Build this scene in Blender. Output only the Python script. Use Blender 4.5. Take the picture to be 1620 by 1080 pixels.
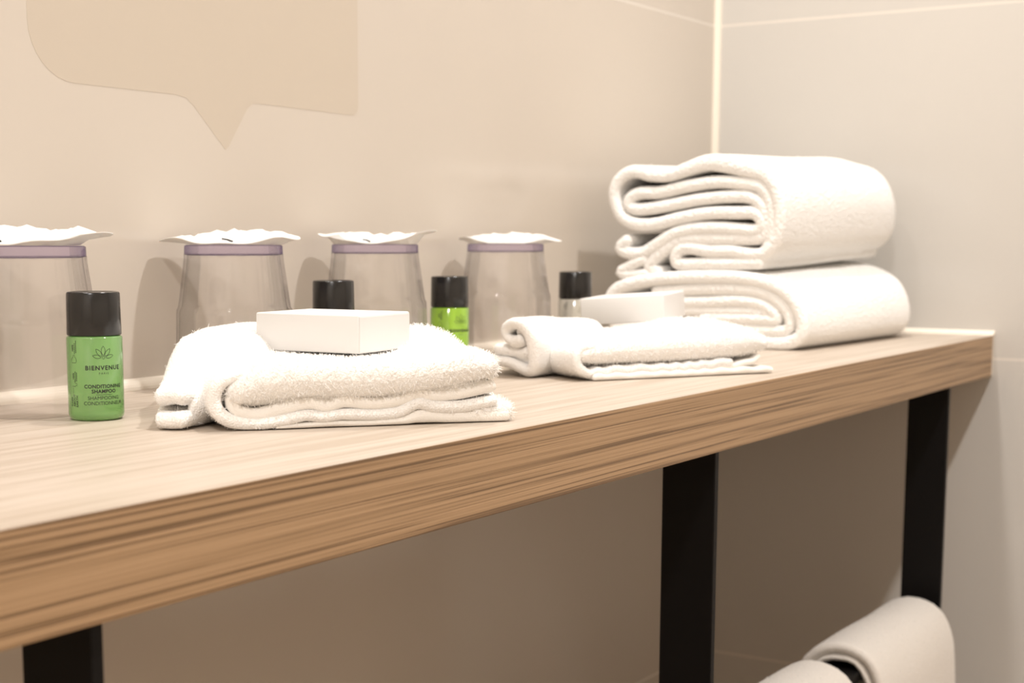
import bpy, math
import numpy as np
from mathutils import Matrix, Vector

# ------------------------------------------------------------------ scene, camera, light
for o in list(bpy.data.objects):
    bpy.data.objects.remove(o)
scn = bpy.context.scene
COL = scn.collection
ZS = 0.85                      # height of the shelf's top surface
YW, XR = 0.745, 1.622          # back wall and right wall planes

cam_d = bpy.data.cameras.new('camera')
cam = bpy.data.objects.new('camera', cam_d); COL.objects.link(cam)
cam_d.sensor_width = 36.0
cam_d.lens = 2374 * 36 / 1620
cam_d.shift_x = 70 / 1620
cam_d.shift_y = 156 / 1620
cam_d.clip_start = 0.01
R = Matrix(((0.5567, 0.1099, -0.8234), (-0.8307, 0.0747, -0.5517), (0.0008, 0.9911, 0.1329)))
R = -R if R.determinant() < 0 else R
q = R.to_quaternion(); q.normalize()
cam.matrix_world = Matrix.Translation((0, 0, ZS + 0.10)) @ q.to_matrix().to_4x4()
cam_d.dof.use_dof = True
cam_d.dof.focus_distance = 0.86
cam_d.dof.aperture_fstop = 11
scn.camera = cam

scn.view_settings.view_transform = 'Standard'
scn.view_settings.look = 'None'
scn.view_settings.gamma = 1
scn.view_settings.use_curve_mapping = False
scn.view_settings.exposure = 0.02

world = bpy.data.worlds.new('world'); scn.world = world
world.use_nodes = True
world.node_tree.nodes['Background'].inputs[0].default_value = (1.0, 0.93, 0.84, 1)
world.node_tree.nodes['Background'].inputs[1].default_value = 0.0

def lamp(name, loc, power, size, col, aim=None, spread=180):
    l = bpy.data.lights.new(name, 'AREA'); l.shape = 'DISK'; l.size = size
    l.energy = power; l.color = col; l.spread = math.radians(spread)
    o = bpy.data.objects.new(name, l); COL.objects.link(o); o.location = loc
    d = Vector(aim or (loc[0], loc[1], 0)) - Vector(loc)
    o.rotation_euler = d.to_track_quat('-Z', 'Y').to_euler()
    return o
LAMPS = [('downlight_near_corner', (1.12, 0.58, 2.385), 13, 0.11, (1.0, 0.95, 0.90)),
         ('downlight_over_shelf_left', (-0.30, 0.58, 2.385), 6, 0.11, (1.0, 0.95, 0.90)),
         ('downlight_room', (0.95, -0.22, 2.385), 19, 0.09, (1.0, 0.97, 0.955)),
         ('downlight_room_left', (-0.75, -0.22, 2.385), 22, 0.09, (1.0, 0.97, 0.955))]
for n, l, p, s, c in LAMPS:
    lamp(n, l, p, s, c)

# ------------------------------------------------------------------ helpers
def tag(o, label=None, cat=None, group=None, kind=None):
    if label: o['label'] = label
    if cat: o['category'] = cat
    if group: o['group'] = group
    if kind: o['kind'] = kind
    return o

def empty(name, loc=(0, 0, 0), rz=0.0):
    o = bpy.data.objects.new(name, None); COL.objects.link(o)
    o.empty_display_size = 0.02
    o.location = loc; o.rotation_euler = (0, 0, rz)
    return o

class MB:
    def __init__(s): s.v = []; s.f = []
    def add(s, v, f):
        b = len(s.v); s.v += [tuple(p) for p in v]; s.f += [tuple(i + b for i in q) for q in f]; return s
    def box(s, a, b, bev=0.0):
        (x0, y0, z0), (x1, y1, z1) = a, b
        if bev <= 0:
            v = [(x, y, z) for z in (z0, z1) for y in (y0, y1) for x in (x0, x1)]
            return s.add(v, [(0, 2, 3, 1), (4, 5, 7, 6), (0, 1, 5, 4), (2, 6, 7, 3), (0, 4, 6, 2), (1, 3, 7, 5)])
        import bmesh
        bm = bmesh.new()
        bmesh.ops.create_cube(bm, size=1.0)
        for w in bm.verts:
            w.co = ((x0 + x1) / 2 + w.co.x * (x1 - x0), (y0 + y1) / 2 + w.co.y * (y1 - y0), (z0 + z1) / 2 + w.co.z * (z1 - z0))
        bmesh.ops.bevel(bm, geom=bm.edges[:], offset=bev, segments=2, affect='EDGES', profile=0.5)
        bm.verts.index_update()
        s.add([w.co[:] for w in bm.verts], [[w.index for w in f.verts] for f in bm.faces])
        bm.free(); return s
    def lathe(s, prof, n=64, rfun=None):
        v = []; f = []
        for j, (r, z) in enumerate(prof):
            for i in range(n):
                a = 2 * math.pi * i / n
                rr = r if rfun is None else rfun(r, z, a, j)
                v.append((rr * math.cos(a), rr * math.sin(a), z))
        m = len(prof)
        for j in range(m - 1):
            for i in range(n):
                k = (i + 1) % n
                f.append((j * n + i, j * n + k, (j + 1) * n + k, (j + 1) * n + i))
        if prof[0][0] > 1e-6: f.append(tuple(range(n - 1, -1, -1)))
        if prof[-1][0] > 1e-6: f.append(tuple((m - 1) * n + i for i in range(n)))
        return s.add(v, f)
    def build(s, name, mat, parent=None, smooth=False, angle=None):
        me = bpy.data.meshes.new(name)
        me.from_pydata(s.v, [], s.f); me.update()
        if mat: me.materials.append(mat)
        if smooth:
            me.polygons.foreach_set('use_smooth', [True] * len(me.polygons))
            if angle: me.set_sharp_from_angle(angle=math.radians(angle))
        o = bpy.data.objects.new(name, me); COL.objects.link(o)
        if parent: o.parent = parent
        return o

def copy_tree(o, parent=None):
    c = o.copy(); COL.objects.link(c)
    if parent: c.parent = parent
    for ch in list(o.children): copy_tree(ch, c)
    return c

# ------------------------------------------------------------------ materials
def mat(name, col=(.8, .8, .8), rough=.5, **kw):
    m = bpy.data.materials.new(name); m.use_nodes = True
    b = m.node_tree.nodes['Principled BSDF']
    b.inputs['Base Color'].default_value = (*col, 1)
    b.inputs['Roughness'].default_value = rough
    for k, v in kw.items():
        b.inputs[k].default_value = v
    return m
class NT:
    def __init__(s, m): s.t = m.node_tree; s.b = s.t.nodes['Principled BSDF']
    def n(s, typ, **kw):
        x = s.t.nodes.new(typ)
        for k, v in kw.items():
            if k in x.inputs.keys(): x.inputs[k].default_value = v
            else: setattr(x, k, v)
        return x
    def l(s, a, b): s.t.links.new(a, b)
    def math(s, op, a, b=None, c=None, clamp=False):
        x = s.t.nodes.new('ShaderNodeMath'); x.operation = op; x.use_clamp = clamp
        for i, v in enumerate((a, b, c)):
            if v is None: continue
            if isinstance(v, (int, float)): x.inputs[i].default_value = v
            else: s.l(v, x.inputs[i])
        return x.outputs[0]
    def mix(s, f, a, b):
        x = s.t.nodes.new('ShaderNodeMix'); x.data_type = 'RGBA'
        for k, v in ((0, f), (6, a), (7, b)):
            if isinstance(v, (int, float)): x.inputs[k].default_value = v
            elif isinstance(v, tuple): x.inputs[k].default_value = (*v, 1)
            else: s.l(v, x.inputs[k])
        return x.outputs[2]
    def bump(s, h, strength, dist):
        x = s.t.nodes.new('ShaderNodeBump'); x.inputs['Strength'].default_value = strength
        x.inputs['Distance'].default_value = dist; s.l(h, x.inputs['Height']); s.l(x.outputs[0], s.b.inputs['Normal'])
    def pos(s):
        g = s.t.nodes.new('ShaderNodeTexCoord'); return g.outputs['Object']

def tile_mat(name, col, axis, voff, vper=1.2, rough=.17):
    """large glazed wall tiles with thin joints; axis = horizontal object axis (0 x, 1 y)"""
    m = mat(name, col, rough); t = NT(m)
    p = t.pos(); sx = t.n('ShaderNodeSeparateXYZ'); t.l(p, sx.inputs[0])
    jz = t.math('ABSOLUTE', t.math('SUBTRACT', t.math('FRACT', t.math('MULTIPLY_ADD', sx.outputs[2], 1 / .3655, .5 - 1.1905 / .3655 + 10)), .5))
    jh = t.math('ABSOLUTE', t.math('SUBTRACT', t.math('FRACT', t.math('MULTIPLY_ADD', sx.outputs[axis], 1 / vper, voff)), .5))
    a = t.math('LESS_THAN', jz, .0012 / .3655); b = t.math('LESS_THAN', jh, .0012 / vper)
    j = t.math('MAXIMUM', a, b)
    no = t.n('ShaderNodeTexNoise', Scale=2.6, Detail=3.0); t.l(p, no.inputs['Vector'])
    tint = t.mix(no.outputs[0], tuple(c * .97 for c in col), tuple(min(1, c * 1.03) for c in col))
    t.l(t.mix(j, tint, (.69, .64, .575)), t.b.inputs['Base Color'])
    t.l(t.math('MULTIPLY_ADD', j, .5, rough), t.b.inputs['Roughness'])
    n2 = t.n('ShaderNodeTexNoise', Scale=7.0, Detail=2.0); t.l(p, n2.inputs['Vector'])
    h = t.math('SUBTRACT', t.math('MULTIPLY', n2.outputs[0], .6), j)
    t.bump(h, .25, .0015)
    return m
M_TILE_B = tile_mat('beige_glazed_tile_back', (.595, .535, .465), 0, .15)
M_TILE_R = tile_mat('beige_glazed_tile_right', (.575, .55, .51), 1, .833)
M_PAINT = mat('cream_wall_paint', (.78, .72, .64), .6)
M_CEIL = mat('ceiling_paint', (.85, .83, .79), .8)
M_CAULK = mat('cream_silicone', (.84, .77, .66), .35)
M_STEEL = mat('black_powder_steel', (.0035, .003, .003), .5, **{'Specular IOR Level': .2})
t = NT(M_STEEL); no = t.n('ShaderNodeTexNoise', Scale=900.0, Detail=2.0); t.l(t.pos(), no.inputs['Vector']); t.bump(no.outputs[0], .25, .0004)

def floor_mat():
    m = mat('grey_beige_floor_tile', (.38, .27, .175), .4); t = NT(m)
    br = t.n('ShaderNodeTexBrick', Scale=1.0); t.l(t.pos(), br.inputs['Vector'])
    br.offset = 0
    br.inputs['Brick Width'].default_value = .6; br.inputs['Row Height'].default_value = .6
    br.inputs['Mortar Size'].default_value = .003
    br.inputs['Color1'].default_value = (.38, .27, .175, 1); br.inputs['Color2'].default_value = (.36, .255, .165, 1)
    br.inputs['Mortar'].default_value = (.18, .16, .14, 1)
    t.l(br.outputs[0], t.b.inputs['Base Color']); return m
M_FLOOR = floor_mat()

def wood_mat(name, light, mid, dark, edge=False):
    m = mat(name, mid, .42); t = NT(m); p = t.pos()
    def stretch(sx, sy, sz):
        mp = t.n('ShaderNodeMapping'); t.l(p, mp.inputs[0]); mp.inputs['Scale'].default_value = (sx, sy, sz); return mp.outputs[0]
    warp = t.n('ShaderNodeTexNoise', Scale=1.0, Detail=2.0); t.l(stretch(2.2, 6, 14), warp.inputs['Vector'])
    if edge:
        v = stretch(3.0, 60, 760); v2 = stretch(9, 200, 1900); v3 = stretch(1.0, 20, 90)
    else:
        v = stretch(5, 150, 150); v2 = stretch(45, 1100, 700); v3 = stretch(2.5, 22, 22)
    add = t.n('ShaderNodeVectorMath', operation='ADD'); t.l(v, add.inputs[0])
    sc = t.n('ShaderNodeVectorMath', operation='SCALE'); t.l(warp.outputs['Color'], sc.inputs[0]); sc.inputs['Scale'].default_value = 1.1 if edge else 1.2
    t.l(sc.outputs[0], add.inputs[1])
    a = t.n('ShaderNodeTexNoise', Scale=1.0, Detail=3.0, Roughness=.55); t.l(add.outputs[0], a.inputs['Vector'])
    b = t.n('ShaderNodeTexNoise', Scale=1.0, Detail=2.0); t.l(v2, b.inputs['Vector'])
    c = t.n('ShaderNodeTexNoise', Scale=1.0, Detail=2.0); t.l(v3, c.inputs['Vector'])
    ra = t.n('ShaderNodeValToRGB'); t.l(a.outputs[0], ra.inputs[0])
    e = ra.color_ramp.elements; e[0].position = .40; e[0].color = (*dark, 1); e[1].position = .62 if not edge else .60; e[1].color = (*light, 1)
    k = ra.color_ramp.elements.new(.50 if not edge else .47); k.color = (*mid, 1)
    fine = t.math('MULTIPLY_ADD', b.outputs[0], .5, -.12, clamp=True)
    col = t.mix(fine, ra.outputs[0], mid)
    big = t.math('MULTIPLY_ADD', c.outputs[0], 1.6, -.5, clamp=True)
    col = t.mix(t.math('MULTIPLY', big, .45), col, light)
    t.l(col, t.b.inputs['Base Color'])
    t.bump(t.math('ADD', a.outputs[0], t.math('MULTIPLY', b.outputs[0], .5)), .35 if edge else .2, .0006)
    return m
M_WTOP = wood_mat('pale_oak_laminate', (.525, .45, .375), (.475, .40, .325), (.40, .325, .25))
M_WEDGE = wood_mat('shaded_oak_edge', (.475, .31, .175), (.36, .228, .12), (.115, .063, .028), True)  # strong edge grain; the front's dimmer light is put into its darker tones
M_WUNDER = mat('raw_board_underside', (.45, .33, .22), .7)

def terry_mat(name, col, scale, strength=.6, dist=.0012):
    m = mat(name, col, .95); t = NT(m)
    t.b.inputs['Sheen Weight'].default_value = .25
    t.b.inputs['Sheen Roughness'].default_value = .5
    v = t.n('ShaderNodeTexVoronoi', Scale=scale); t.l(t.pos(), v.inputs['Vector'])
    no = t.n('ShaderNodeTexNoise', Scale=scale * .6, Detail=3.0); t.l(t.pos(), no.inputs['Vector'])
    t.bump(t.math('ADD', t.math('MULTIPLY', v.outputs[0], -1), no.outputs[0]), strength, dist)
    return m
def loop_mat(name, col):
    m = bpy.data.materials.new(name); m.use_nodes = True; nt = m.node_tree; nt.nodes.clear()
    o = nt.nodes.new('ShaderNodeOutputMaterial'); mx = nt.nodes.new('ShaderNodeMixShader'); mx.inputs[0].default_value = .5
    d = nt.nodes.new('ShaderNodeBsdfDiffuse'); tr = nt.nodes.new('ShaderNodeBsdfTranslucent')
    d.inputs[0].default_value = (*col, 1); tr.inputs[0].default_value = (*col, 1)
    nt.links.new(d.outputs[0], mx.inputs[1]); nt.links.new(tr.outputs[0], mx.inputs[2]); nt.links.new(mx.outputs[0], o.inputs[0])
    return m
M_LOOP = loop_mat('terry_loops', (.96, .945, .92))
M_TERRY = terry_mat('white_terry', (.93, .91, .88), 900, .5, .001)
M_BATH = terry_mat('white_bath_terry', (.96, .945, .915), 420, .6, .0018)
M_HEM = terry_mat('white_flat_weave', (.92, .885, .83), 1500, .3, .0005)
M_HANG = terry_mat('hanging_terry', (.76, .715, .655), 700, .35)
M_PAPER = mat('white_tissue_paper', (.74, .72, .695), .55)
t = NT(M_PAPER); t.b.inputs['Transmission Weight'].default_value = 0
t.b.inputs['Subsurface Weight'].default_value = .3; t.b.inputs['Subsurface Radius'].default_value = (.01, .008, .006)
M_CARD = mat('white_card', (.75, .735, .715), .5)
M_INK = mat('black_ink', (.02, .02, .02), .5)
M_INK2 = mat('dark_green_ink', (.02, .06, .02), .5)
M_CAP = mat('black_gloss_plastic', (.012, .011, .010), .22)
def clear(name, col, rough=0.0, ior=1.45):
    m = mat(name, col, rough); b = m.node_tree.nodes['Principled BSDF']
    b.inputs['Transmission Weight'].default_value = 1; b.inputs['IOR'].default_value = ior; return m
def thin_plastic(name, face, edge, power, ior=1.5, refr=.16):
    """clear moulded plastic: light passes, its edges gather the tint, its skin mirrors by Fresnel"""
    m = bpy.data.materials.new(name); m.use_nodes = True; nt = m.node_tree; nt.nodes.clear()
    o = nt.nodes.new('ShaderNodeOutputMaterial'); mx = nt.nodes.new('ShaderNodeMixShader'); fr = nt.nodes.new('ShaderNodeMath'); fr.operation = 'MULTIPLY_ADD'; fr.inputs[1].default_value = .55; fr.inputs[2].default_value = .035; p5 = nt.nodes.new('ShaderNodeMath'); p5.operation = 'POWER'; p5.inputs[1].default_value = 5
    tr = nt.nodes.new('ShaderNodeBsdfTransparent'); gl = nt.nodes.new('ShaderNodeBsdfGlossy'); lw = nt.nodes.new('ShaderNodeLayerWeight')
    pw = nt.nodes.new('ShaderNodeMath'); pw.operation = 'POWER'; pw.inputs[1].default_value = power
    mc = nt.nodes.new('ShaderNodeMix'); mc.data_type = 'RGBA'
    mc.inputs[6].default_value = (*face, 1); mc.inputs[7].default_value = (*edge, 1)
    gl.inputs['Roughness'].default_value = .02; lw.inputs['Blend'].default_value = .5
    L = nt.links.new
    L(lw.outputs['Facing'], pw.inputs[0]); L(pw.outputs[0], mc.inputs[0]); L(mc.outputs[2], tr.inputs['Color'])
    L(lw.outputs['Facing'], p5.inputs[0]); L(p5.outputs[0], fr.inputs[0]); rf = nt.nodes.new('ShaderNodeBsdfRefraction'); rf.inputs['IOR'].default_value = ior; rf.inputs['Roughness'].default_value = 0; m2 = nt.nodes.new('ShaderNodeMixShader'); m2.inputs[0].default_value = refr
    L(mc.outputs[2], rf.inputs['Color']); L(tr.outputs[0], m2.inputs[1]); L(rf.outputs[0], m2.inputs[2])
    L(fr.outputs[0], mx.inputs[0]); L(m2.outputs[0], mx.inputs[1]); L(gl.outputs[0], mx.inputs[2]); L(mx.outputs[0], o.inputs['Surface'])
    return m
M_GLASS = thin_plastic('clear_polystyrene', (.995, .99, .99), (.36, .30, .38), 11.0, 1.42)
M_GLASSB = thin_plastic('violet_tinted_base', (.86, .82, .93), (.30, .25, .48), 2.5, 1.4, .2)
def bottle_mat(name, col, rough=.12, trans=.55):
    m = mat(name, col, rough); b = m.node_tree.nodes['Principled BSDF']
    b.inputs['Transmission Weight'].default_value = trans; b.inputs['IOR'].default_value = 1.4
    b.inputs['Coat Weight'].default_value = .6; b.inputs['Coat Roughness'].default_value = .08
    b.inputs['Subsurface Weight'].default_value = .0
    return m
M_GREEN = bottle_mat('green_bottle', (.30, .58, .20))
M_LIME = bottle_mat('lime_bottle', (.42, .72, .08))
M_MILK = bottle_mat('milky_bottle', (.66, .64, .57))

# ------------------------------------------------------------------ the room
def struct(name, mb, m, **kw):
    o = mb.build(name, m); o['kind'] = 'structure'; return o
X0, Y0, HC = -1.5, -1.5, 2.4
struct('wall_back', MB().box((X0 - .1, YW, 0), (XR + .1, YW + .1, HC)), M_TILE_B)
struct('wall_right', MB().box((XR, Y0 - .1, 0), (XR + .1, YW, HC)), M_TILE_R)
struct('wall_left', MB().box((X0 - .1, Y0, 0), (X0, YW, HC)), M_PAINT)
struct('wall_front', MB().box((X0 - .1, Y0 - .1, 0), (XR, Y0, HC)), M_PAINT)
struct('floor', MB().box((X0 - .1, Y0 - .1, -.1), (XR + .1, YW + .1, 0)), M_FLOOR)
struct('ceiling', MB().box((X0 - .1, Y0 - .1, HC), (XR + .1, YW + .1, HC + .1)), M_CEIL)

def bead(p0, p1, r, name, ax):
    """a quarter round silicone bead running p0 -> p1; ax = the two wall-ward unit vectors"""
    p0, p1 = Vector(p0), Vector(p1); a, b = Vector(ax[0]), Vector(ax[1])
    sec = [a * 0 + b * 0] + [a * -r * math.cos(t) + b * -r * math.sin(t) for t in np.linspace(0, math.pi / 2, 7)]
    n = len(sec); v = [p0 + s for s in sec] + [p1 + s for s in sec]
    f = [tuple(range(n)), tuple(range(2 * n - 1, n - 1, -1))] + [(i, (i + 1) % n, n + (i + 1) % n, n + i) for i in range(n)]
    return struct(name, MB().add(v, f), M_CAULK)
bead((X0, YW, ZS), (XR, YW, ZS), .007, 'trim_1', ((0, 1, 0), (0, 0, -1)))
bead((XR, YW, ZS), (XR, YW, HC), .006, 'trim_2', ((1, 0, 0), (0, 1, 0)))
bead((XR, .4189, ZS), (XR, YW, ZS), .0045, 'trim_3', ((1, 0, 0), (0, 0, -1)))
struct('trim_4', MB().box((1.6162, .4196, .8066), (1.6222, YW, .8505), .0012), M_CAULK)

# recessed downlights that give the light
for i, (n, l, p, s, c) in enumerate(LAMPS):
    e = empty('ceiling_downlight', (l[0], l[1], HC))
    MB().lathe([(.5 * s + .002, -.012), (.5 * s + .02, -.012), (.5 * s + .022, -.004), (.5 * s + .022, 0), (.5 * s + .002, 0), (.5 * s + .002, -.012)], 40).build('ring', M_CARD, e, True, 40)
    tag(e, ['round recessed ceiling downlight by the back wall, nearer the towel stack',
            'round recessed ceiling downlight by the back wall, left of the bottles',
            'round recessed ceiling downlight out over the floor, nearer the right wall',
            'round recessed ceiling downlight out over the floor, farthest from the right wall'][i], 'ceiling light', 'recessed ceiling downlights')

# speech bubble shaped patch on the wall tile
def bubble():
    pts = []
    cx, cz, r = .666, 1.083, .036
    pts += [(.6305, 1.26)]
    for a in np.linspace(math.pi, 1.5 * math.pi, 9): pts.append((cx + r * math.cos(a), cz + r * math.sin(a)))
    pts += [(.755, 1.047), (.765, 1.0455), (.7715, 1.041), (.803, 1.0125), (.806, 1.0145), (.8265, 1.0425), (.832, 1.0465), (.840, 1.047)]
    for a in np.linspace(1.5 * math.pi, 2 * math.pi, 7): pts.append((.948 + .008 * math.cos(a), 1.054 + .008 * math.sin(a)))
    pts += [(.956, 1.26)]
    n = len(pts); t_ = .00012
    v = [(x, YW - t_, z) for x, z in pts] + [(x, YW, z) for x, z in pts]
    f = [tuple(range(n)), tuple(range(2 * n - 1, n - 1, -1))] + [((i + 1) % n, i, n + i, n + (i + 1) % n) for i in range(n)]
    m = mat('matt_beige_film', (.555, .485, .40), .20)
    o = MB().add(v, f).build('wall_sticker', m)
    tag(o, 'large darker beige speech bubble shape with a pointed tail on the back wall tiles', 'wall sticker')
bubble()

# ------------------------------------------------------------------ the shelf on its black steel frame
shelf = empty('wooden_shelf_unit', (.5, .58, 0))
def at_shelf(o, m=None):
    o.parent = shelf; o.location = (-.5, -.58, 0); return o
bd = MB().box((-.62, .4189, .8069), (1.6160, YW - .0008, ZS), .0007).build('shelf_board', M_WTOP)
bd.data.materials.append(M_WEDGE); bd.data.materials.append(M_WUNDER)
for p in bd.data.polygons:
    if p.normal.y < -.9: p.material_index = 1
    elif p.normal.z < -.9: p.material_index = 2
at_shelf(bd)
for x in (.385, .945, 1.491, -.165):
    g = MB().box((x - .006, .425, 0), (x, .465, .8069), .0006).build('leg', M_STEEL); at_shelf(g)
g = MB().box((-.164, .4245, .566), (1.4845, .4655, .575), .0006).build('towel_rail', M_STEEL); at_shelf(g)
tag(shelf, 'long pale oak shelf with striped front edge on flat black steel legs and towel rail', 'shelf')

# ------------------------------------------------------------------ towels
RNG = np.random.default_rng(7)
def catmull(P, step):
    P = np.array(P, float)
    Q = np.vstack([2 * P[0] - P[1], P, 2 * P[-1] - P[-2]])
    out = []
    for i in range(1, len(Q) - 2):
        a, b, c, d = Q[i - 1], Q[i], Q[i + 1], Q[i + 2]
        n = max(2, int(np.linalg.norm((c - b)[:2]) / step))
        for k in range(n):
            u = k / n
            out.append(.5 * ((2 * b) + (c - a) * u + (2 * a - 5 * b + 4 * c - d) * u * u + (3 * b - a - 3 * c + d) * u ** 3))
    out.append(P[-1]); return np.array(out)

def snoise(p, freq, seed):
    r = np.random.default_rng(seed); s = np.zeros(len(p))
    for k in range(7):
        d = r.normal(size=3); d /= np.linalg.norm(d)
        s += np.sin(p @ d * freq * (.6 + 1.1 * r.random()) + r.random() * 6.28 + 1.2 * np.sin(p @ r.normal(size=3) * freq * .4))
    return s / 7

def ribbons(paths, L, warp, rnd=.005, step=.0022, sstep=.004, s0=0.0):
    """folded cloth: every path is (points[(h,z)], thickness or list) swept along s from s0 to s0+L, its rims rounded"""
    V = []; F = []; N0 = 0
    for item in paths:
        pts, th = item[0], item[1]
        opt = item[2] if len(item) > 2 else {}
        r_end = opt.get('rnd', rnd); a0 = opt.get('s0', s0); a1 = a0 + opt.get('L', L); r_far = opt.get('far', r_end)
        th = [th] * len(pts) if isinstance(th, (int, float)) else th
        C3 = catmull([(p[0], p[1], t_) for p, t_ in zip(pts, th)], step)
        c, hh = C3[:, :2], C3[:, 2] / 2
        tg = np.gradient(c, axis=0); tg /= np.linalg.norm(tg, axis=1)[:, None] + 1e-9
        nn = np.stack([-tg[:, 1], tg[:, 0]], 1)
        off = [nn[i] * hh[i] for i in range(len(c))]; ctr = list(c)
        for k in range(1, 7):
            a = math.pi * k / 7
            off.append((nn[-1] * math.cos(a) + tg[-1] * math.sin(a)) * hh[-1]); ctr.append(c[-1])
        for i in range(len(c) - 1, -1, -1): off.append(-nn[i] * hh[i]); ctr.append(c[i])
        for k in range(1, 7):
            a = math.pi * k / 7
            off.append((-nn[0] * math.cos(a) - tg[0] * math.sin(a)) * hh[0]); ctr.append(c[0])
        off = np.array(off); ctr = np.array(ctr); m = len(off)
        e1 = [(a0 + r_end * (1 - math.cos(x)), math.sin(x)) for x in np.linspace(0, math.pi / 2, 7)]
        e2 = [(a1 - r_far * (1 - math.cos(x)), math.sin(x)) for x in np.linspace(math.pi / 2, 0, 7)]
        nm = max(1, int((a1 - a0 - r_end - r_far) / sstep))
        mid = [(a0 + r_end + (a1 - a0 - r_end - r_far) * k / nm, 1.0) for k in range(1, nm)]
        st = e1 + mid + e2
        shrink = opt.get('shrink', 0.0)      # also pull the whole section in at the far end
        for s_, h_ in st:
            pp = ctr + off * h_
            V.append(np.column_stack([pp, np.full(m, s_)]))
        J = len(st)
        for j in range(J - 1):
            i = np.arange(m); k = (i + 1) % m
            F.append(np.stack([N0 + j * m + i, N0 + j * m + k, N0 + (j + 1) * m + k, N0 + (j + 1) * m + i], 1))
        # close both ends with strips across the collapsed section
        N0 += J * m
    V = np.vstack(V); F = np.vstack(F)
    return warp(V), F

def tufts(V, F, dens, ln, wd, seed, keep=None, up=0.0):
    """short curly terry loops standing on the cloth"""
    r = np.random.default_rng(seed)
    a, b, c, d = (V[F[:, i]] for i in range(4))
    nr = np.cross(c - a, d - b); ar = np.linalg.norm(nr, axis=1) / 2; nr /= (2 * ar)[:, None] + 1e-12
    ctr = (a + b + c + d) / 4
    w = ar.copy()
    if keep is not None: w *= keep(ctr, nr)
    n = int(w.sum() * dens)
    if n < 10: return np.zeros((0, 3)), np.zeros((0, 4), int)
    idx = r.choice(len(F), n, p=w / w.sum())
    u, v = r.random(n)[:, None], r.random(n)[:, None]
    P = (a[idx] * (1 - u) + b[idx] * u) * (1 - v) + (d[idx] * (1 - u) + c[idx] * u) * v
    N = nr[idx] + r.normal(size=(n, 3)) * .45; N /= np.linalg.norm(N, axis=1)[:, None]
    T = np.cross(N, r.normal(size=(n, 3))); T /= np.linalg.norm(T, axis=1)[:, None]
    B = np.cross(N, T)
    l_ = ln * (.6 + .8 * r.random(n))[:, None]; w_ = wd * (.7 + .6 * r.random(n))[:, None]
    bend = (r.random(n)[:, None] - .1) * l_ * .8
    p0 = P - N * .0004; p1 = P + N * l_ * .45 + B * bend * .15; p2 = P + N * l_ * .8 + B * bend * .55; p3 = P + N * l_ * .85 + B * bend
    vs = np.stack([p0 - T * w_ * .5, p0 + T * w_ * .5, p1 - T * w_ * .5, p1 + T * w_ * .5, p2 - T * w_ * .42, p2 + T * w_ * .42, p3 - T * w_ * .2, p3 + T * w_ * .2], 1).reshape(-1, 3)
    base = np.arange(n)[:, None] * 8
    fs = np.vstack([base + np.array([0, 1, 3, 2]), base + np.array([2, 3, 5, 4]), base + np.array([4, 5, 7, 6])])
    return vs, fs

def mesh_np(name, V, F, m, parent=None, idx=None):
    me = bpy.data.meshes.new(name)
    nv, nf = len(V), len(F)
    me.vertices.add(nv); me.vertices.foreach_set('co', V.astype(np.float32).ravel())
    me.loops.add(nf * 4); me.loops.foreach_set('vertex_index', F.astype(np.int32).ravel())
    me.polygons.add(nf); me.polygons.foreach_set('loop_start', np.arange(0, nf * 4, 4, dtype=np.int32))
    me.polygons.foreach_set('use_smooth', np.ones(nf, bool))
    me.update(calc_edges=True)
    me.materials.append(m)
    if idx is not None and len(me.polygons) == len(idx):
        me.materials.append(M_LOOP); me.polygons.foreach_set('material_index', idx.astype(np.int32))
    o = bpy.data.objects.new(name, me); COL.objects.link(o)
    if parent: o.parent = parent; o.matrix_parent_inverse = parent.matrix_world.inverted()
    return o

def towel(name, groups, m, parent=None, rest=True):
    """groups: (V, F, tuft settings or None); one mesh, origin at the base"""
    VV, FF, II, n = [], [], [], 0
    for V, F, ts in groups:
        VV.append(V); FF.append(F + n); II.append(np.zeros(len(F))); n += len(V)
        if ts:
            tv, tf = tufts(V, F, **ts)
            if len(tv): VV.append(tv); FF.append(tf + n); II.append(np.ones(len(tf))); n += len(tv)
    V = np.vstack(VV)
    if rest: V[:, 2] = np.maximum(V[:, 2], ZS + .0004)      # the pile is pressed flat where the cloth lies on the shelf
    return V, np.vstack(FF), np.concatenate(II)

def frame_warp(O, h, e, fn=None, zmin=.0006):
    O, h, e = (np.array(x, float) for x in (O, h, e)); h /= np.linalg.norm(h); e /= np.linalg.norm(e)
    def w(V):
        V = V.copy()
        if fn: V = fn(V)
        V[:, 1] = np.where(V[:, 1] < zmin + .0, zmin + (V[:, 1] - zmin) * .02, V[:, 1])
        xy = O + V[:, :1] * h + V[:, 2:3] * e
        out = np.column_stack([xy, V[:, 1] + ZS])
        return out
    return w

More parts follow.
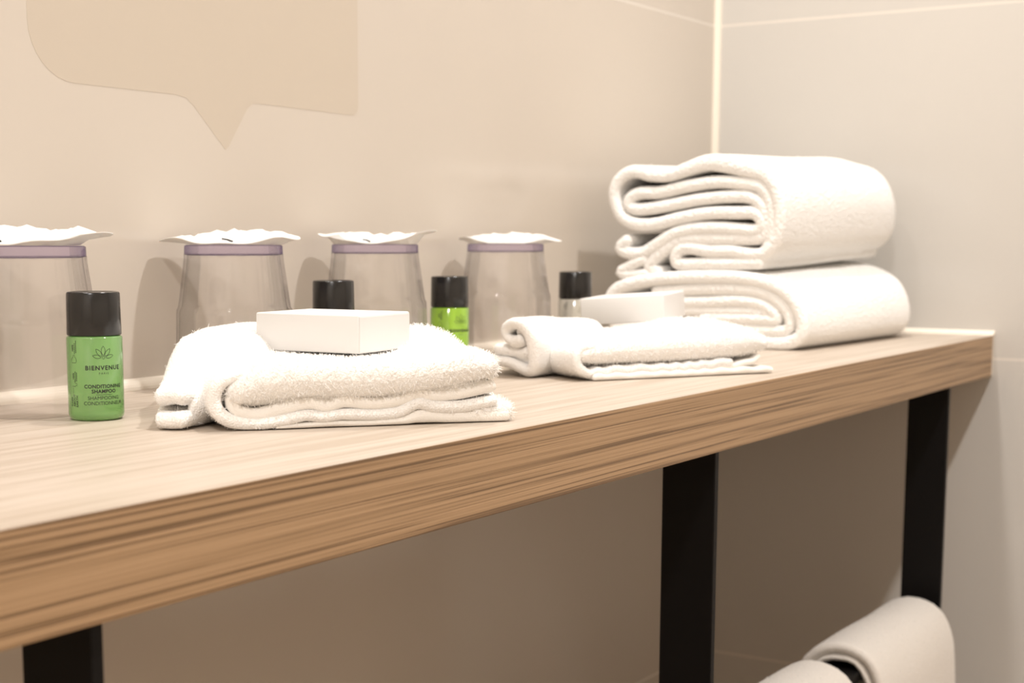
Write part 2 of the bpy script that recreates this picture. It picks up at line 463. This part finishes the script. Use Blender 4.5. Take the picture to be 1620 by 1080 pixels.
# ---- face towel nearest the camera
O1 = (.5796, .5314); H1 = (.766, -.643); E1 = (.643, .766)
def t1_top(V):
    u, z, s = V[:, 0], V[:, 1], V[:, 2]
    f = np.clip((z - .014) / .02, 0, 1)
    q = np.stack([u, s, z * 0], 1)
    dz = .008 * np.exp(-((u - .122) ** 2 + (s - .105) ** 2) / .0009) + .004 * np.exp(-((u - .03) ** 2 + (s - .12) ** 2) / .0012)
    dz += .0014 * snoise(q, 95, 3) + .0007 * snoise(q, 330, 5)
    dz -= .004 * np.exp(-((u - .075) ** 2 + (s - .06) ** 2) / .002)
    V[:, 1] = z + dz * f
    V[:, 2] = s - f * .0016 * snoise(np.stack([u, z, s * 0], 1), 150, 9) - f * .002
    return V
def t1_low(V):
    u, z, s = V[:, 0], V[:, 1], V[:, 2]
    V[:, 2] = s + .0012 * snoise(np.stack([u, z * 2, s * 0], 1), 120, 21)
    V[:, 1] = z + .0004 * snoise(np.stack([u, s, z], 1), 260, 23)
    return V
puff = [(.136, .0310), (.122, .0305), (.10, .0280), (.07, .0257), (.045, .0262), (.025, .0255), (.008, .0235), (.0005, .0205)]
outC = [(.139, .0118), (.122, .0092), (.105, .0095), (.097, .0115), (.085, .0070), (.07, .0062), (.055, .0070), (.045, .0058), (.035, .0070), (.02, .0045), (.005, .0036), (-.006, .0062), (-.0118, .012), (-.0125, .0195), (-.0085, .0262), (.001, .030)]
mid1 = [(.138, .0198), (.122, .0168), (.105, .0155), (.0975, .0170), (.085, .0130), (.07, .0122), (.056, .0140), (.047, .0115), (.036, .0135), (.02, .0102), (.008, .0080), (-.001, .0108), (-.0035, .0165), (.0, .0215)]
bot1 = [(.1465, .0036), (.132, .0034), (.115, .0036), (.098, .0044), (.088, .0026), (.07, .0018), (.05, .0020), (.02, .0014)]
Vp, Fp = ribbons([(puff, [.013, .018, .0195, .0205, .0200, .0205, .019, .015], {'rnd': .0085, 'far': .012}), ([(.1475, .0058), (.140, .0066), (.130, .0062)], [.0100, .0110, .009], {'s0': .004, 'L': .08}), ([(.0, .0150), (.02, .0155), (.045, .0165), (.07, .0168), (.10, .0185), (.134, .0220)], .0065, {'s0': .0055, 'L': .10})], .125, frame_warp(O1, H1, E1, t1_top), .007)
Vc, Fc = ribbons([(outC, [.0062, .0068, .0070, .0066, .0064, .0062, .0062, .0060, .0062, .0066, .0070, .0074, .0078, .0078, .0076, .006], {'s0': .002, 'L': .12})], .12, frame_warp(O1, H1, E1, t1_low), .0035)
Vm, Fm = ribbons([(mid1, .0072, {'s0': .0032, 'L': .115})], .115, frame_warp(O1, H1, E1, t1_low), .0032)
Vb, Fb = ribbons([(bot1, [.0070, .0066, .0062, .0072, .0046, .0036, .0036, .003], {'s0': .0032, 'rnd': .0025, 'L': .12})], .12, frame_warp(O1, H1, E1, t1_low), .0022)
# the part that lies twisted out to the left, two corners showing
def lobe1(V):
    a, z, s = V[:, 0].copy(), V[:, 1].copy(), V[:, 2].copy()
    h0 = -.006 - .10 * s; h1 = .008 + .24 * np.clip(s, 0, 1)
    q = np.stack([s, z * 2, a * .02], 1)
    V[:, 0] = h0 + a / .02 * (h1 - h0) + .0012 * snoise(q, 130, 31)
    g = np.clip((s - .012) / .078, 0, 1); g = g * g * (3 - 2 * g) + .1 * s / .1
    V[:, 1] = z * (1 + .95 * g) + .0010 * np.clip(z / .01, 0, 1) * snoise(q, 170, 33)
    return V
lobC = [(.020, .0060), (.011, .0056), (.004, .0056), (.0008, .0115), (.004, .0172), (.011, .0182), (.020, .0165)]
lobA = [(.0185, .0050), (.009, .0050), (.003, .0055)]
lobB = [(.019, .0165), (.010, .0178), (.004, .0172)]
Vl, Fl = ribbons([(lobC, .0108, {'s0': .010, 'rnd': .010}), (lobA, .0088, {'s0': -.002}), (lobB, .0098, {'s0': .002, 'rnd': .006})], .135, frame_warp((.5630, .5650), (-.30, .95), (.95, .30), lobe1), .005, .0012, .0035)
ts = dict(dens=520000, ln=.0026, wd=.00042, seed=1)
tsl = dict(dens=60000, ln=.0012, wd=.0003, seed=2)
V, F, I = towel('', [(Vp, Fp, ts), (Vc, Fc, dict(dens=260000, ln=.0013, wd=.0003, seed=2)), (Vl, Fl, dict(dens=420000, ln=.0034, wd=.00045, seed=4))], None)
tw1 = mesh_np('face_towel', V, F, M_TERRY, None, I)
hm = mesh_np('hem', np.vstack([Vm, Vb]), np.vstack([Fm, Fb + len(Vm)]), M_HEM, tw1)
tag(tw1, 'fluffy white folded face towel nearest the camera, carrying the larger-looking white box', 'towel', 'folded face towels on the shelf')

# ---- second face towel
O2 = (.9212, .5206); H2 = (.8596, -.5104); E2 = (.5104, .8596)
def t2_top(V):
    u, z, s = V[:, 0], V[:, 1], V[:, 2]
    f = np.clip((z - .012) / .015, 0, 1); q = np.stack([u, s, z * 0], 1)
    dz = .0075 * np.exp(-((u - .120) ** 2 + (s - .05) ** 2) / .0011) - .003 * np.exp(-((u - .03) ** 2 + (s - .05) ** 2) / .0012)
    dz += .0013 * snoise(q, 90, 43) + .0006 * snoise(q, 300, 45)
    V[:, 1] = z + dz * f
    return V
def t2_low(V):
    u, z, s = V[:, 0], V[:, 1], V[:, 2]
    V[:, 1] = z + np.clip(z / .006, 0, 1) * .0007 * np.sin(u * 420 + 2 * np.sin(u * 70)) * np.clip(1 - s / .03, 0, 1)
    V[:, 2] = s + .0008 * snoise(np.stack([u, z, s], 1), 130, 51)
    return V
puff2 = [(.158, .0225), (.145, .0235), (.12, .0222), (.09, .0215), (.06, .0210), (.035, .0212), (.015, .0205), (.004, .0190)]
outC2 = [(.128, .0095), (.10, .0078), (.07, .0070), (.04, .0072), (.018, .0062), (.006, .0058), (-.0005, .0100), (-.0022, .0165), (.001, .0225), (.010, .0250)]
bot2 = [(.163, .0030), (.140, .0030), (.11, .0028), (.08, .0026), (.04, .0026), (.012, .0026)]
tip2 = [(.154, .0125), (.148, .0095), (.130, .0065), (.09, .0055)]
Vp, Fp = ribbons([(puff2, [.012, .019, .0205, .0200, .0195, .0195, .018, .013], {'rnd': .0095, 'far': .012})], .105, frame_warp(O2, H2, E2, t2_top), .007)
Vc, Fc = ribbons([(outC2, .0068, {'s0': .001, 'L': .10})], .10, frame_warp(O2, H2, E2, t2_low), .0034)
Vb, Fb = ribbons([(bot2, .0050, {'s0': -.001, 'L': .10}), (tip2, .0045, {'s0': .002, 'L': .09})], .10, frame_warp(O2, H2, E2, t2_low), .0022)
def lobe2(V):
    h, z, s = V[:, 0].copy(), V[:, 1].copy(), V[:, 2].copy()
    q = np.stack([s, z * 2, h], 1)
    V[:, 0] = np.where(h > 0, h * (1 + 9 * s), h * (1 + 3 * s)) + .0016 * snoise(q, 100, 61)
    V[:, 1] = z * (1 - 1.1 * np.clip(s, 0, 1) * np.clip(z / .03, 0, 1)) + .0012 * np.clip(z / .02, 0, 1) * snoise(q, 120, 63)
    V[:, 2] = s + .25 * (.022 - np.clip(z, 0, .045)) * np.clip(1 - s / .03, 0, 1)
    return V
l2 = [([(.034, .0105), (.020, .0105), (.009, .0066), (.0015, .0052), (-.0035, .0110), (-.005, .0200), (-.0035, .0310), (.0025, .0380), (.0110, .0395), (.0175, .0355), (.0185, .0300), (.0130, .0265), (.006, .0275)], [.0075, .0085, .0090, .0088, .0092, .0098, .0100, .0100, .0092, .0085, .0085, .0085, .008]),
      ([(.030, .0190), (.016, .0190), (.008, .0180), (.003, .0195)], .0095, {'s0': .004}),
      ([(.014, .0140), (.006, .0130), (.002, .0150)], .0085, {'s0': .008}),
      ([(.008, .0330), (.004, .0320)], .0080, {'s0': .006})]
Vl, Fl = ribbons(l2, .10, frame_warp((.918, .5655), (.16, .99), (1.0, -.04), lobe2), .0055, .0014, .0035)
V, F, I = towel('', [(Vp, Fp, dict(dens=420000, ln=.0019, wd=.00040, seed=11)), (Vc, Fc, dict(dens=220000, ln=.0012, wd=.0003, seed=12)), (Vl, Fl, dict(dens=300000, ln=.0016, wd=.0004, seed=13))], None)
tw2 = mesh_np('face_towel', V, F, M_TERRY, None, I)
hm = mesh_np('hem', Vb, Fb, M_HEM, tw2)
tag(tw2, 'white folded face towel carrying a tilted white box, in front of the stack', 'towel', 'folded face towels on the shelf')

# ---- two folded bath towels, one on the other
def bath(yb, zb, lift, endlow, seed, mid_h):
    def fn(V):
        h, z, s = V[:, 0].copy(), V[:, 1].copy(), V[:, 2].copy()
        q = np.stack([s, h, z], 1)
        V[:, 0] = h + yb * (s / .29) + .0022 * snoise(q, 38, seed) * np.clip(s / .03, .2, 1)
        V[:, 1] = z + lift * (s / .29) * np.clip(z / .05, 0, 1) + .0018 * snoise(q, 32, seed + 1) * np.clip(z / .02, 0, 1)
        # the far end rounds off
        k = np.clip((s - .235) / .055, 0, 1); k = 1 - np.sqrt(np.clip(1 - k * k, 0, 1)) * 1.0
        cen = endlow
        V[:, 1] = V[:, 1] + (cen - V[:, 1]) * k * .62 * np.clip((z - mid_h + .02) / .05 + .5, .15, 1)
        V[:, 0] = V[:, 0] + (.10 - V[:, 0]) * k * .40
        return V
    return fn
R1 = [(.0291, .109), (.0293, .129), (.0349, .1465), (.046, .1582), (.0639, .1632), (.0834, .1680), (.1016, .1692), (.12, .1642), (.1386, .1586), (.1577, .159), (.1772, .1634), (.1914, .1573), (.1977, .1455), (.1948, .1308), (.187, .1201), (.1718, .1144), (.151, .1146), (.1262, .1194), (.0977, .1233), (.0697, .1237), (.0532, .1232), (.0455, .1153), (.0514, .1078), (.0832, .1095), (.1116, .1092), (.1332, .1051), (.1506, .0959), (.1653, .0881), (.1804, .0874), (.1903, .092), (.1829, .0994)]
R1b = [(.1652, .0815), (.1817, .074), (.1899, .0690), (.177, .0665), (.162, .0680)]
R2 = [(.0446, .085), (.0370, .0989), (.0370, .119), (.0395, .1354), (.0484, .1462), (.0635, .1498), (.0913, .1516), (.1196, .1483), (.1486, .1431), (.1708, .1431), (.1815, .138), (.1819, .132), (.1735, .1282), (.1557, .1291), (.1337, .132), (.1051, .1363), (.077, .1384), (.059, .1375), (.048, .1317), (.0415, .1191), (.0411, .1065), (.0485, .1008), (.076, .0999), (.1042, .0995), (.1272, .0981), (.1417, .0909), (.1548, .0816), (.160, .0735), (.15, .0700)]
R3 = [(.0478, .0785), (.0754, .0770), (.1036, .0770), (.1267, .0770), (.1315, .0825), (.127, .0903), (.1155, .0916), (.0968, .0885), (.0757, .0886), (.048, .0860), (.0347, .0945)]
tB = .0118
f_up = bath(-.022, .0, .009, .112, 71, .12)
Vu, Fu = ribbons([(R3 + R1, [tB] * (len(R3) + 3) + [.0135, .0150, .0160, .0150, .0130] + [tB] * (len(R1) - 8), {'far': .012}), (R2, .0116, {'L': .22, 's0': .001}), (R1b, .0105, {'L': .2})], .292, frame_warp((1.29, .50), (0, 1), (1, 0), f_up), .0042, .003, .006)
Lo = [(.16, .0060), (.10, .0058), (.045, .0058), (.0165, .0066), (.0035, .0150), (.0045, .0310), (.0129, .0455), (.0276, .0560), (.0485, .0622), (.0782, .0645), (.1307, .0632), (.1691, .0590), (.1922, .0517), (.2000, .039), (.1975, .0245), (.1869, .0172), (.1522, .0175)]
Lm = [(.15, .0500), (.1083, .0528), (.0652, .0535), (.0400, .0500), (.0220, .0390), (.0150, .0260), (.0185, .0180), (.035, .0165), (.10, .0170)]
Li = [(.15, .040), (.1014, .0415), (.0649, .0430), (.0430, .0400), (.0300, .0320), (.0280, .0270), (.040, .0268), (.10, .0270)]
f_lo = bath(-.018, .0, .009, .038, 81, .035)
Vo, Fo = ribbons([(Lo, .0122, {'far': .012}), (Lm, .0112, {'L': .24, 's0': .0015}), (Li, .0112, {'L': .24, 's0': .001}), ([(.15, .033), (.05, .0335), (.04, .0325)], .010, {'L': .2, 's0': .002})], .292, frame_warp((1.287, .50), (0, 1), (1, 0), f_lo), .0044, .003, .006)
bt = dict(dens=300000, ln=.0021, wd=.00045)
V, F, I = towel('', [(Vo, Fo, dict(seed=21, **bt))], None)
lo = mesh_np('bath_towel', V, F, M_BATH, None, I)
tag(lo, 'folded white bath towel at the bottom of the stack, lying on the wooden shelf', 'towel', 'stack of folded bath towels')
V, F, I = towel('', [(Vu, Fu, dict(seed=22, **bt))], None)
up = mesh_np('bath_towel', V, F, M_BATH, None, I)
tag(up, 'folded white bath towel on top of the stack, its rolled layers showing', 'towel', 'stack of folded bath towels')

# ---- towels over the rail under the shelf
def hang(x0, x1, seed, dz, label):
    def fn(V):
        q = V[:, [0, 1, 2]]
        V = V.copy(); s = V[:, 2].copy()
        out = V.copy()
        out[:, 0] = V[:, 0] + .0022 * snoise(q, 30, seed)
        out[:, 1] = V[:, 1] + .0016 * snoise(q, 28, seed + 3) * np.clip((V[:, 1] + .2) / .2, 0, 1)
        return out
    z = lambda v: v - ZS + dz
    outer = [(.4045, z(.30)), (.4035, z(.45)), (.4045, z(.535)), (.409, z(.565)), (.420, z(.583)), (.438, z(.590)), (.455, z(.588)), (.470, z(.577)), (.4775, z(.555)), (.479, z(.45)), (.480, z(.33))]
    inner = [(.4150, z(.31)), (.4145, z(.45)), (.4155, z(.545)), (.419, z(.566)), (.430, z(.5795)), (.444, z(.5815)), (.458, z(.5785)), (.468, z(.566)), (.4695, z(.545)), (.470, z(.45)), (.470, z(.34))]
    w = frame_warp((x0, 0), (0, 1), (1, 0), fn, zmin=-5)
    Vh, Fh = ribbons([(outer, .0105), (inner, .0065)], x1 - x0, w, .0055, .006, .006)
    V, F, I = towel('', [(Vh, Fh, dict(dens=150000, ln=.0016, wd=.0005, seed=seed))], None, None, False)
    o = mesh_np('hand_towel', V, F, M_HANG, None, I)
    tag(o, label, 'towel', 'towels hung over the black rail')
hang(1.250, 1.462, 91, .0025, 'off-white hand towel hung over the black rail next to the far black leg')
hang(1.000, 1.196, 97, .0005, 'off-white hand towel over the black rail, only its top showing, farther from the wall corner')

# ------------------------------------------------------------------ soap boxes
def soap_box(label, corner, zb, rz, tilt=0.0, roll=0.0, D=(.0545, .0705, .0215)):
    e = empty('soap_box', (corner[0], corner[1], zb))
    e.rotation_euler = (tilt, roll, rz)
    dx, dy, dz = D
    MB().box((0, 0, 0), (dx, dy, dz), .0009).build('carton', M_CARD, e, True, 50)
    # tuck flap at the narrow end, standing just proud of the carton
    MB().box((.0006, -.00035, .0008), (dx - .0006, 0.0, dz - .0012), .0001).build('end_flap', M_CARD, e)
    tag(e, label, 'box', 'small white soap boxes')
    return e
soap_box('plain white card box lying on the front face towel nearest the camera', (.6575, .5133), ZS + .0365, math.radians(5), math.radians(0), 0)
soap_box('plain white card box tilted on the second face towel in front of the stack', (1.0730, .5315), ZS + .0355, math.radians(9), math.radians(-4), math.radians(-1.5))

# ------------------------------------------------------------------ tumblers turned upside down under paper
RB, RM, RR, HG = .032, .0375, .0400, .0955      # base radius (up), at the ring, at the mouth (down)
def tumbler():
    root = empty('plastic_tumbler', (0, 0, 0))
    zr = .0535
    out = [(RR, 0.0), (RR, .002), (RR - .0012, .0495), (RR - .0014, zr - .001), (RM + .0004, zr), (RM, zr + .0012), (RB + .0012, HG - .010), (RB + .0010, HG - .006)]
    inn = [(RB - .0012, HG - .0062), (RB - .0010, HG - .010), (RM - .0024, zr + .0012), (RR - .0032, zr - .002), (RR - .0030, .0495), (RR - .0017, .002), (RR - .0016, 0.0)]
    def flutes(r, z, a, j):
        if z > zr + .0008 and z < HG - .008:
            return r - .00028 * (1 - math.cos(12 * a)) * (1 if j < 8 else .0)
        return r
    prof = out + inn
    mb = MB(); n = 96; v = []; f = []
    dense = []
    for k in range(len(prof) - 1):
        (r0, z0), (r1, z1) = prof[k], prof[k + 1]
        m = 6 if abs(z1 - z0) > .02 else 1
        for i in range(m): dense.append((r0 + (r1 - r0) * i / m, z0 + (z1 - z0) * i / m, k))
    dense.append((*prof[-1], len(prof) - 1))
    for (r, z, k) in dense:
        for i in range(n):
            a = 2 * math.pi * i / n
            rr = r
            if k < 7 and zr + .002 < z < HG - .0065: rr = r - .0008 * (1 - math.cos(16 * a)) * .5
            v.append((rr * math.cos(a), rr * math.sin(a), z))
    m = len(dense)
    for j in range(m):
        jn = (j + 1) % m
        for i in range(n):
            k = (i + 1) % n
            f.append((j * n + i, j * n + k, jn * n + k, jn * n + i))
    # the wall ring closes onto itself at mouth and base
    mb.add(v, f)
    mb.build('side_wall', M_GLASS, root, True, 40)
    MB().lathe([(0, HG - .0068), (RB - .0012, HG - .0068), (RB + .0008, HG - .0062), (RB + .0006, HG - .0006), (RB - .0004, HG), (0, HG)], 72).build('thick_base', M_GLASSB, root, True, 40)
    return root

PTOP = {}
def on_paper(o, i, j, lift=.0004):
    t_ = PTOP[o.name]; a, b = int(i), int(j); u, v_ = i - a, j - b
    p = (t_[a, b] * (1 - u) + t_[a + 1, b] * u) * (1 - v_) + (t_[a, b + 1] * (1 - u) + t_[a + 1, b + 1] * u) * v_
    return (p[0], p[1] - lift, p[2] + lift)
def paper(seed, w, d, h, tips, lift_e=.003, tl=1, tr=1):
    """crumpled tissue sachet lying on the tumbler's base"""
    r = np.random.default_rng(seed); n = 17
    def edge(t_): return 1.0
    top = np.zeros((n, n, 3)); bot = np.zeros((n, n, 3))
    ang0 = r.random() * .6
    hx = r.normal(size=(n, n)) * .0011
    for i in range(n):
        for j in range(n):
            u = -1 + 2 * i / (n - 1); v_ = -1 + 2 * j / (n - 1)
            # squircle-ish footprint with drawn-out corners at the two ends
            k = 1 - .30 * abs(v_) ** 2 * (1 - abs(u) * .3)
            x = u * w / 2 * k * (1 + tips[0 if u < 0 else 1] * abs(u) ** 5 * (1 - abs(v_)))
            y = v_ * d / 2 * (1 - .45 * abs(u) ** 2.2)
            e = max(abs(u), abs(v_))
            dome = (1 - e ** 2.6) ** .7
            f1 = abs(math.sin(2.6 * u + 1.9 * v_ + seed)) + .8 * abs(math.sin(1.7 * u - 3.4 * v_ + seed * 2.3)) + .5 * abs(math.sin(5.2 * u + 1.1 * v_ + seed * .7))
            ridge = .0030 * (f1 - 1.3)
            zr_ = lift_e * (abs(u) ** 2.2) * (tl if u < 0 else tr)
            zt = h * dome * (.82 + .18 * math.cos(1.6 * u + seed)) + ridge * (.25 + .75 * dome) + hx[i, j] * dome
            rad = math.hypot(x, y)
            zb = .0004 + zr_ * min(1, max(0, (rad - RB * .8) / .010)) + (.0012 * math.sin(7 * u + 3 * v_ + seed) + .0012) * min(1, max(0, (rad - RB) / .006))
            if rad < RB + .0015: zb = .0004
            zt = max(zt + zr_, zb + .0005, .0012)
            top[i, j] = (x, y, zt); bot[i, j] = (x, y, zb)
    v = [tuple(p) for p in top.reshape(-1, 3)] + [tuple(p) for p in bot.reshape(-1, 3)]
    I = lambda i, j: i * n + j
    f = []; N = n * n
    for i in range(n - 1):
        for j in range(n - 1):
            a, b, c, d_ = I(i, j), I(i + 1, j), I(i + 1, j + 1), I(i, j + 1)
            f += [(a, b, c), (a, c, d_)] if (i * 7 + j * 3 + seed) % 2 else [(a, b, d_), (b, c, d_)]
            f.append((N + a, N + d_, N + c, N + b))
    for i in range(n - 1):
        f += [(I(i, 0), N + I(i, 0), N + I(i + 1, 0), I(i + 1, 0)), (I(i, n - 1), I(i + 1, n - 1), N + I(i + 1, n - 1), N + I(i, n - 1)),
              (I(0, i), I(0, i + 1), N + I(0, i + 1), N + I(0, i)), (I(n - 1, i), N + I(n - 1, i), N + I(n - 1, i + 1), I(n - 1, i + 1))]
    o = MB().add(v, f).build('paper_glass_cover', M_PAPER, None, True, 14)
    PTOP[o.name] = top
    return o

def bar_strokes(parent, segs, w=.0006):
    """thin printed strokes, as little raised bars"""
    mb = MB()
    for a, b in segs:
        a, b = Vector(a), Vector(b); d = (b - a).normalized(); s = d.cross(Vector((0, 0, 1))).normalized() * w / 2; u = s.cross(d).normalized() * w / 2
        v = [a - s - u, a + s - u, a + s + u, a - s + u, b - s - u, b + s - u, b + s + u, b - s + u]
        mb.add(v, [(0, 3, 2, 1), (4, 5, 6, 7), (0, 1, 5, 4), (1, 2, 6, 5), (2, 3, 7, 6), (3, 0, 4, 7)])
    return mb.build('printed_marks', M_INK, parent)

GX = [(.582, .695), (.755, .695), (.911, .695), (1.095, .695)]
GL = ['leftmost clear plastic tumbler, upside down behind the green shampoo bottle',
      'second clear upturned tumbler from left, behind the fluffy front face towel',
      'third clear upturned tumbler from the left, behind the larger-looking white box',
      'rightmost clear upturned tumbler, standing behind the second face towel']
PL = ['crumpled white paper cover on the leftmost tumbler, black print at its left edge',
      'crumpled white paper cover with a long left tip on the second tumbler from the left',
      'white paper cover on the third tumbler from the left, swept up at its right tip',
      'white paper cover on the rightmost tumbler, flat and drooping to the right']
base_t = tumbler()
VR = math.atan2(-.8307, .5567)       # direction that runs left to right in the photograph
PS = [(2, .090, .072, .0120, (.02, .10), .004, 1, 1.2), (5, .088, .068, .0085, (.14, .02), .003, .6, 1.0), (8, .082, .068, .0070, (.05, .14), .005, 1, 1.5), (11, .082, .066, .0085, (-.02, .18), .003, 1, .5)]
for i, (x, y) in enumerate(GX):
    g = base_t if i == 0 else copy_tree(base_t)
    g.location = (x, y, ZS + .0003); g.rotation_euler = (0, 0, .3 * i)
    tag(g, GL[i], 'glass', 'upturned tumblers along the wall')
    p = paper(*PS[i])
    p.location = (x, y, ZS + HG + .0002); p.rotation_euler = (0, 0, VR)
    tag(p, PL[i], 'paper cover', 'paper covers on the tumblers')
    def stroke(*gs):
        segs = []
        for (i0, j0), (i1, j1) in gs:
            q = [on_paper(p, i0 + (i1 - i0) * k / 4, j0 + (j1 - j0) * k / 4) for k in range(5)]
            segs += list(zip(q[:-1], q[1:]))
        bar_strokes(p, segs, .0007)
    if i == 0: stroke(((3.6, 2.2), (6.9, .5)), ((3.8, 1.5), (5.6, .4)), ((4.6, 2.0), (6.0, 1.3)))
    elif i == 1: stroke(((7.3, 1.6), (9.1, .5)))
    elif i == 2: stroke(((6.3, 1.6), (7.6, .5)))

# ------------------------------------------------------------------ toiletry bottles
RBT, HB, ZC = .0153, .0706, .0466
def text_mesh(name, txt, size, m, space=1.0, bold=0.0):
    c = bpy.data.curves.new(name, 'FONT'); c.body = txt; c.size = size; c.align_x = 'CENTER'; c.align_y = 'CENTER'
    c.space_character = space; c.resolution_u = 3; c.offset = bold
    o = bpy.data.objects.new(name, c); COL.objects.link(o)
    bpy.context.view_layer.update()
    me = bpy.data.meshes.new_from_object(o.evaluated_get(bpy.context.evaluated_depsgraph_get()))
    vs = [v.co.copy() for v in me.vertices]; fs = [tuple(p.vertices) for p in me.polygons]
    bpy.data.objects.remove(o); bpy.data.curves.remove(c); bpy.data.meshes.remove(me)
    return vs, fs
def wrap(vs, az, zc, rot=0.0, r=RBT + .00012):
    out = []
    for v in vs:
        x, y = v.x, v.y
        if rot: x, y = x * math.cos(rot) - y * math.sin(rot), x * math.sin(rot) + y * math.cos(rot)
        a = az + x / r
        out.append((r * math.cos(a), r * math.sin(a), zc + y))
    return out
def outline(pts, w=.00022, closed=True):
    """flat stroke of width w along 2-D points"""
    P = [Vector((p[0], p[1], 0)) for p in pts]; n = len(P); v = []; f = []
    for i in range(n):
        a = P[(i - 1) % n] if closed or i else P[i]; b = P[(i + 1) % n] if closed or i < n - 1 else P[i]
        d = (b - a).normalized(); s = Vector((-d.y, d.x, 0)) * w / 2
        v += [P[i] - s, P[i] + s]
    for i in range(n if closed else n - 1):
        k = (i + 1) % n; f.append((2 * i, 2 * k, 2 * k + 1, 2 * i + 1))
    return v, f
def petal(ang, L, W, cx, cy, r0):
    pts = []
    for t_ in np.linspace(0, 2 * math.pi, 22, endpoint=False):
        x = (1 - math.cos(t_)) / 2; y = math.sin(t_) * .5 * (math.sin(math.pi * min(1, x)) ** .35 if 0 < x < 1 else 0)
        X = r0 + x * L; Y = y * W
        pts.append((cx + X * math.cos(ang) - Y * math.sin(ang), cy + X * math.sin(ang) + Y * math.cos(ang)))
    return pts
def bottle(mb_mat, front, detailed, texts):
    root = empty('toiletry_bottle', (0, 0, 0))
    r = RBT
    MB().lathe([(0, .0010), (r - .0045, .0006), (r - .0028, 0), (r - .0012, .0004), (r - .0003, .0016), (r, .0034), (r, ZC - .0012), (r - .0008, ZC - .0003), (r - .003, ZC), (0, ZC)], 72).build('body', mb_mat, root, True, 50)
    rc = r - .0004
    MB().lathe([(0, ZC + .0002), (rc - .0002, ZC + .0002), (rc, ZC + .0008), (rc - .00035, HB - .0010), (rc - .0009, HB - .0002), (rc - .0020, HB), (rc - .0032, HB - .0004), (0, HB - .0003)], 72).build('screw_cap', M_CAP, root, True, 40)
    mb = MB()
    for txt, size, z, sp, bo in texts:
        vs, fs = text_mesh('t', txt, size, M_INK, sp, bo); mb.add(wrap(vs, front, z), fs)
    if detailed:
        vs, fs = outline([(-.0046, 0), (.0046, 0)], .00018, False)
        vs2 = []
        n = 14; pts = [(-.0046 + .0092 * i / n, 0) for i in range(n + 1)]
        vs, fs = outline(pts, .00018, False); mb.add(wrap(vs, front, .0145), fs)
    mb.build('printed_text', M_INK, root)
    fl = MB()
    cz = .0346
    for a, L, W in ((90, .0052, .0022), (52, .0050, .0020), (128, .0050, .0020), (14, .0046, .0018), (166, .0046, .0018)):
        vs, fs = outline(petal(math.radians(a), L, W, 0, 0, .0014)); fl.add(wrap(vs, front, cz), fs)
    vs, fs = outline([(.0007 * math.cos(t_), .0007 * math.sin(t_)) for t_ in np.linspace(0, 2 * math.pi, 14, endpoint=False)], .0002)
    fl.add(wrap(vs, front, cz + .0003), fs)
    fl.build('flower_emblem', M_INK, root)
    side = MB(); az = front - math.radians(64)
    for txt, size, off, z in (('CARE', .0020, -.0024, .0105), ('ABOUT', .0020, -.0004, .0112), ('EARTH', .0020, .0016, .0108), ('100%', .0017, -.0008, .0245), ('100%', .0017, -.0008, .0400)):
        vs, fs = text_mesh('t', txt, size, M_INK, 1.05, .00004)
        side.add(wrap(vs, az + off / RBT, z, math.pi / 2), fs)
    for z0, z1, off in ((.0215, .0275, .0006), (.0220, .0268, .0016), (.0370, .0430, .0006), (.0375, .0436, .0016)):   # rows of small print
        z = z0
        while z < z1:
            vs, fs = outline([(off, z), (off, z + .0007)], .0005, False); side.add(wrap(vs, az, 0), fs); z += .0010
    vs, fs = outline([(-.0012, .0150), (-.0012, .0182)], .0002, False); side.add(wrap(vs, az, 0), fs)
    # shirt and bottle pictograms
    shirt = [(-.0020, .0190), (.0008, .0190), (.0008, .0196), (.0018, .0196), (.0018, .0206), (.0006, .0208), (-.0002, .0212), (-.0002, .0218), (.0006, .0224)]
    vs, fs = outline(shirt, .0002, False); side.add(wrap(vs, az, 0), fs)
    bt_ = [(-.0016, .0320), (.0014, .0320), (.0018, .0330), (.0014, .0345), (.0006, .0352), (.0006, .0362), (-.0006, .0362), (-.0006, .0352), (-.0016, .0345), (-.0020, .0330)]
    vs, fs = outline(bt_, .0002); side.add(wrap(vs, az, 0), fs)
    side.build('side_print', M_INK, root)
    return root
TX = [('BIENVENUE', .0034, .0292, 1.20, .00008), ('PARIS', .0016, .0262, 1.5, .0), ('CONDITIONING', .0028, .0190, 1.06, .00008), ('SHAMPOO', .0028, .0163, 1.06, .00008), ('SHAMPOOING', .0028, .0126, 1.0, .0), ('CONDITIONNEUR', .0028, .0097, .98, .0)]
TY = [('BIENVENUE', .0031, .0285, 1.22, .00014), ('PARIS', .0013, .0256, 1.5, .0)]
to_cam = lambda x, y: math.atan2(-y, -x)
B = [((.5785, .638), M_GREEN, math.radians(17), TX, 'green conditioning shampoo bottle with black cap and printed text, leftmost on the shelf'),
     ((.832, .672), M_MILK, math.radians(-20), TY, 'toiletry bottle of which only the black cap shows behind the front white box'),
     ((.977, .672), M_LIME, math.radians(35), TY, 'lime green bottle with black cap between the third and the rightmost tumbler'),
     ((1.181, .675), M_MILK, math.radians(30), TY, 'milky grey bottle with black cap between the rightmost tumbler and the towel stack')]
for (x, y), m, rot, tx, lab in B:
    b = bottle(m, 0.0, tx is TX, tx)
    b.location = (x, y, ZS + .0003); b.rotation_euler = (0, 0, to_cam(x, y) + rot)
    tag(b, lab, 'bottle', 'toiletry bottles with black caps')
